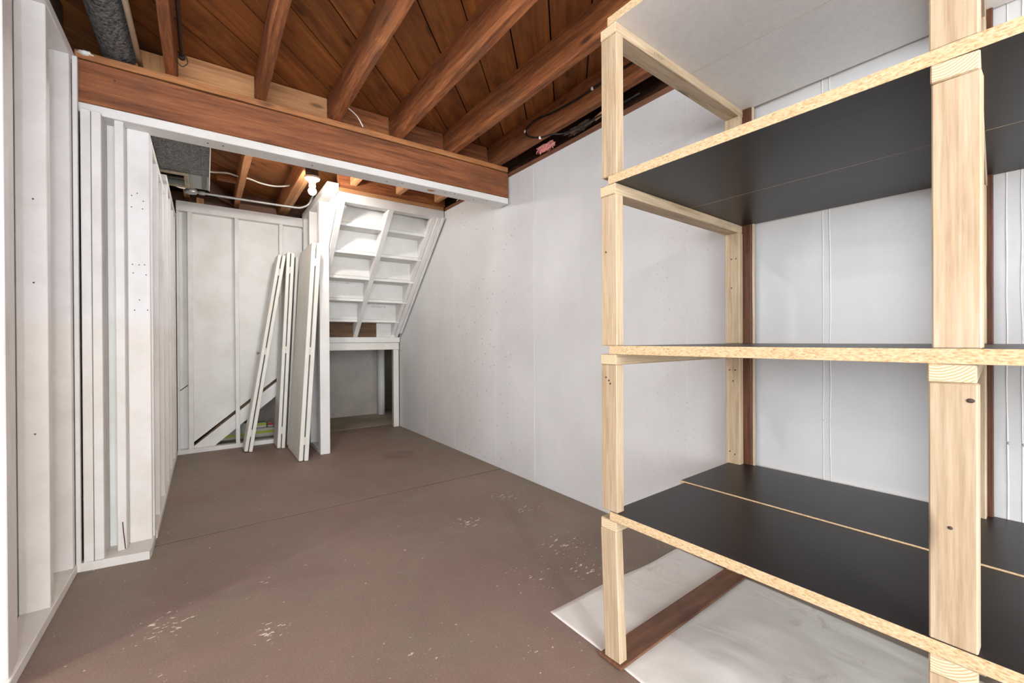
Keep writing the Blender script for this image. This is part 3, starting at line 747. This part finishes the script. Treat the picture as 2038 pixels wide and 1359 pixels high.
d1 = bifold('leftmost white folded door, leaning steeply, resting its top on the next door', .334, .640, 4.84, 5.07, 1.955, 2, .030, .008)
lathe('knob', [(.006, 0), (.006, .014), (.013, .018), (.014, .026), (.008, .031), (0, .032)], (.30+.156*.955, 4.95, .955), M['steel'], d1, 14, Matrix.Rotation(-math.pi/2, 4, 'Y'))
bifold('white folded door in the middle of the leaning doors', .612, .712, 4.815, 5.105, 1.965, 2, .030, .008)
bifold('thin single white panel squeezed behind the middle leaning door', .690, .785, 4.90, 5.10, 1.95, 1, .026, 0)
bifold('widest white folded door, standing frontmost and leaning on the corner post', .707, .828, 4.175, 4.775, 1.96, 2, .034, .009)

# ------------------------------------------------------------------ boxes behind the slanted board
def carton(name, label, lo, hi, stripe, loc_group='boxes behind the far partition'):
    root = thing(name, label, 'box', ((lo[0]+hi[0])/2, (lo[1]+hi[1])/2, lo[2]), None, loc_group)
    box('carton_body', lo, hi, M['carton'], root)
    if stripe:
        z0, z1, mt = stripe
        box('printed_band', (lo[0]+.002, lo[1]-.0015, z0), (hi[0]-.002, lo[1]+.001, z1), M[mt], root, .0005)
    return root
carton('storage_box', 'low white box with lime green band, left behind the slanted board', (.10, 5.55, .003), (.43, 5.85, .17), (.03, .055, 'lime'))
carton('storage_box', 'wide white box with lime band seen between the first two leaning doors', (.45, 5.52, .003), (.78, 5.85, .10), (.045, .07, 'lime'))
carton('storage_box', 'small white carton with lime label standing on the wide box', (.465, 5.56, .101), (.56, 5.70, .155), (.125, .15, 'lime'))
carton('storage_box', 'tiny red and white carton beside the lime labelled one', (.575, 5.56, .101), (.63, 5.66, .15), (.12, .145, 'red'))

# ------------------------------------------------------------------ ducts, pipes, wires
rd = thing('round_duct', 'dark spangled round metal duct running over the beam at upper left', 'duct', (-.35, 1, 2.56))
for a, b in ((-2.6, -.2), (-.2, 1.3), (1.3, 3.1)):
    lathe('duct_section', [(.072, 0), (.074, .01), (.074, abs(b-a)-.012), (.076, abs(b-a)-.011), (.076, abs(b-a))], (-.345-.02*(b < 0), a, 2.557), M['galv'], rd, 28, Matrix.Rotation(-math.pi/2, 4, 'X'))
sd_ = thing('square_duct', 'boxy spangled metal duct with an open vent behind the beam', 'duct', (-.1, 3.7, 2.30))
def duct_box(name, lo, hi, mat, par): return box(name, lo, hi, mat, par, .002, axis=1)
duct_box('duct_body', (-.252, 2.99, 2.302), (.033, 3.93, 2.44), M['galv'], sd_)
duct_box('duct_end', (-.09, 3.93, 2.302), (.033, 4.27, 2.44), M['duct_plain'], sd_)
duct_box('duct_end', (-.252, 4.225, 2.302), (-.09, 4.27, 2.44), M['duct_plain'], sd_)
duct_box('side_seam', (.033, 2.99, 2.296), (.039, 4.27, 2.44), M['porcelain'], sd_)
duct_box('seam_strip', (-.012, 2.99, 2.2985), (.020, 4.26, 2.302), M['galv'], sd_)
box('vent_frame', (-.252, 3.92, 2.286), (-.090, 3.945, 2.302), M['grime'], sd_, axis=0)
box('vent_frame', (-.252, 4.22, 2.286), (-.090, 4.245, 2.302), M['grime'], sd_, axis=0)
box('vent_frame', (-.118, 3.945, 2.286), (-.090, 4.22, 2.302), M['grime'], sd_, axis=1)
box('duct_lining', (-.252, 3.945, 2.425), (-.09, 4.22, 2.435), M['duct_in'], sd_, axis=1)
timber('damper', (-.25, 4.08, 2.32), (-.12, 4.08, 2.32), .24, .004, M['duct_in'], sd_, (0, 1, .45))
timber('damper_rod', (-.25, 4.06, 2.31), (-.12, 4.10, 2.315), .006, .006, M['steel'], sd_)

tag(tube('water_pipe', [(-.262, -2.5, 2.50), (-.262, 2.2, 2.495), (-.259, 3.1, 2.495)], .0115, M['pvc'], None, 12, False), 'thin cream plastic pipe beside the round duct', 'pipe')
gp = thing('gas_pipe', 'thin dark steel pipe beside the leftmost ceiling joist, ending at a clamp', 'pipe', (-.085, 2.7, 2.5))
tube('pipe_run', [(-.085, -2.5, 2.505), (-.085, 2.72, 2.505)], .009, M['dark'], gp, 12, False)
lathe('pipe_clamp', [(.013, 0), (.015, .006), (.015, .022), (.012, .03)], (-.085, 2.70, 2.505), M['dark'], gp, 14, Matrix.Rotation(-math.pi/2, 4, 'X'))
tube('tie_wire', [(-.11, 2.74, 2.50), (-.10, 2.75, 2.485), (-.085, 2.755, 2.478), (-.07, 2.75, 2.487), (-.062, 2.74, 2.50), (-.07, 2.735, 2.53)], .0022, M['dark'], gp, 6)
ct = thing('black_cable', 'black cable stapled in a loop along the rightmost joist', 'cable', (1.87, 2.2, 2.5))
tube('cable_run', [(1.868, -.5, 2.56), (1.868, 1.2, 2.555), (1.868, 1.72, 2.553), (1.868, 1.91, 2.55), (1.868, 2.14, 2.568), (1.868, 2.27, 2.59), (1.868, 2.38, 2.585), (1.868, 2.415, 2.555), (1.868, 2.38, 2.508), (1.868, 2.25, 2.452), (1.885, 2.14, 2.435), (1.935, 2.08, 2.432), (1.95, 1.9, 2.428), (1.955, 1.5, 2.428)], .0055, M['black'], ct, 8)
for y, z in ((1.77, 2.552), (2.42, 2.558), (2.255, 2.449)):
    lathe('staple', [(.006, -.009), (.009, -.005), (.009, .005), (.006, .009)], (1.866, y, z), M['cable'], ct, 10)
tag(tube('wire_tail', [(.708, 2.80, 2.56), (.745, 2.80, 2.545), (.80, 2.80, 2.51), (.838, 2.80, 2.452)], .004, M['cable'], None, 8), 'short loose white wire end hanging beside a waney joist', 'wire')
tag(tube('wire_tail', [(1.885, 2.99, 2.50), (1.93, 3.1, 2.46), (1.955, 3.45, 2.43), (1.96, 3.62, 2.40)], .003, M['cable'], None, 6), 'thin pale wire dangling above the stair header by the wall', 'wire')
tag(tube('house_cable', [(-.05, 4.50, 2.53), (.06, 4.50, 2.535), (.17, 4.47, 2.54), (.27, 4.50, 2.535), (.335, 4.50, 2.535), (.43, 4.55, 2.53), (.55, 4.56, 2.53), (.655, 4.48, 2.535), (.66, 4.44, 2.55)], .007, M['cable'], None, 8), 'white sheathed cable strung across the joists beyond the beam', 'cable')
cd = thing('conduit', 'steel conduit with a round junction box above the far partition', 'conduit', (0, 4.5, 2.34))
tube('conduit_run', [(-.05, 4.5, 2.338), (.35, 4.5, 2.338), (.68, 4.5, 2.342), (.76, 4.5, 2.352), (.82, 4.49, 2.39), (.845, 4.46, 2.445), (.85, 4.40, 2.478)], .0105, M['steel'], cd, 12)
lathe('junction_box', [(.043, -.02), (.046, -.016), (.046, .012), (.036, .018)], (-.088, 4.5, 2.342), M['steel'], cd, 8)
lathe('connector', [(.018, 0), (.018, .03), (.015, .045)], (-.035, 4.5, 2.338), M['steel'], cd, 12, Matrix.Rotation(math.pi/2, 4, 'Y'))
lathe('wire_nut', [(.009, 0), (.011, .018), (.006, .03)], (-.085, 4.47, 2.362), M['blue'], cd, 10)
tube('feed_wire', [(-.20, 4.45, 2.355), (-.16, 4.46, 2.345), (-.12, 4.48, 2.35)], .006, M['cable'], cd, 8)

# insulation and debris above the right wall
def tuft(name, label, mat, loc, sx, sy, sz, seed, cat='insulation'):
    root = thing(name, label, cat, loc)
    rnd = random.Random(seed)
    bm = bmesh.new(); bmesh.ops.create_icosphere(bm, subdivisions=4, radius=1)
    for v in bm.verts:
        f = 1+.55*noise.noise(v.co*2.1+Vector((seed, 0, 0)))+.35*noise.noise(v.co*6+Vector((0, seed, 0)))
        v.co = Vector((v.co.x*sx*f, v.co.y*sy*f, v.co.z*sz*f))
    link('wool_clump', from_bm(bm, True), mat, root, Matrix.Translation(loc))
    for q in range(7):
        a = Vector(loc)+Vector((-sx*.6, rnd.uniform(-sy, sy), rnd.uniform(-sz, 0)))
        b_ = a+Vector((rnd.uniform(-.02, .0), rnd.uniform(-.05, .05), rnd.uniform(-.03, -.005)))
        tube('wool_strand', [a, (a+b_)/2+Vector((0, 0, .01)), b_], .003, mat, root, 6)
    return root
tuft('insulation_tuft', 'pink wisp of insulation sticking out above the concrete wall', M['pink'], (1.985, 2.33, 2.445), .03, .085, .024, 3)
tuft('insulation_tuft', 'dirty grey brown insulation clump above the concrete wall, nearest the shelf post', M['wool'], (2.01, 2.02, 2.462), .026, .11, .024, 8)
tag(timber('wood_scrap', (1.985, 1.86, 2.445), (1.985, 1.66, 2.485), .03, .008, M['tan'], None, (0, 0, 1)), 'splintered tan wood scrap tucked under the rightmost joist', 'wood scrap')
# chain hanging behind the shelving post
chn = thing('pull_chain', 'fine metal chain hanging beside the top of the shelving', 'chain', (1.5025, 1.223, 2.45))
for q in range(9):
    lathe('link', [(.001, -.007), (.0036, -.004), (.0036, .004), (.001, .007)], (1.5025, 1.223, 2.449-.0125*q), M['steel'], chn, 8)

# ------------------------------------------------------------------ lamps
LB = ['lit bare bulb in a white porcelain holder behind the beam', 'lit bare bulb in the side room left of the camera', 'lit bare bulb far inside the side room', 'lit bare bulb behind the camera']
for i, (x, y, z, e) in enumerate(LAMPS):
    t = thing('bulb_lamp', LB[i], 'lamp', (x, y, z+.16), None, 'bare ceiling bulbs')
    lathe('mounting_box', [(.05, .115), (.05, .16 if i else .179)], (x, y, z), M['dark'], t, 8)
    hd = lathe('holder', [(.058, .115), (.060, .105), (.052, .092), (.030, .080), (.026, .055), (.027, .038), (.020, .036)], (x, y, z), M['porcelain'], t, 24)
    lathe('bulb_neck', [(.014, .055), (.016, .036), (.022, .024)], (x, y, z), M['porcelain'], t, 20)
    pr_ = [(.020, .026)]
    for q in range(0, 13):
        a = math.radians(50-140*q/12); pr_.append((.0305*math.cos(a), .0305*math.sin(a)))
    pr_[-1] = (0, -.0305)
    lathe('bulb', pr_, (x, y, z), bulb_mat(i, e), t, 24)
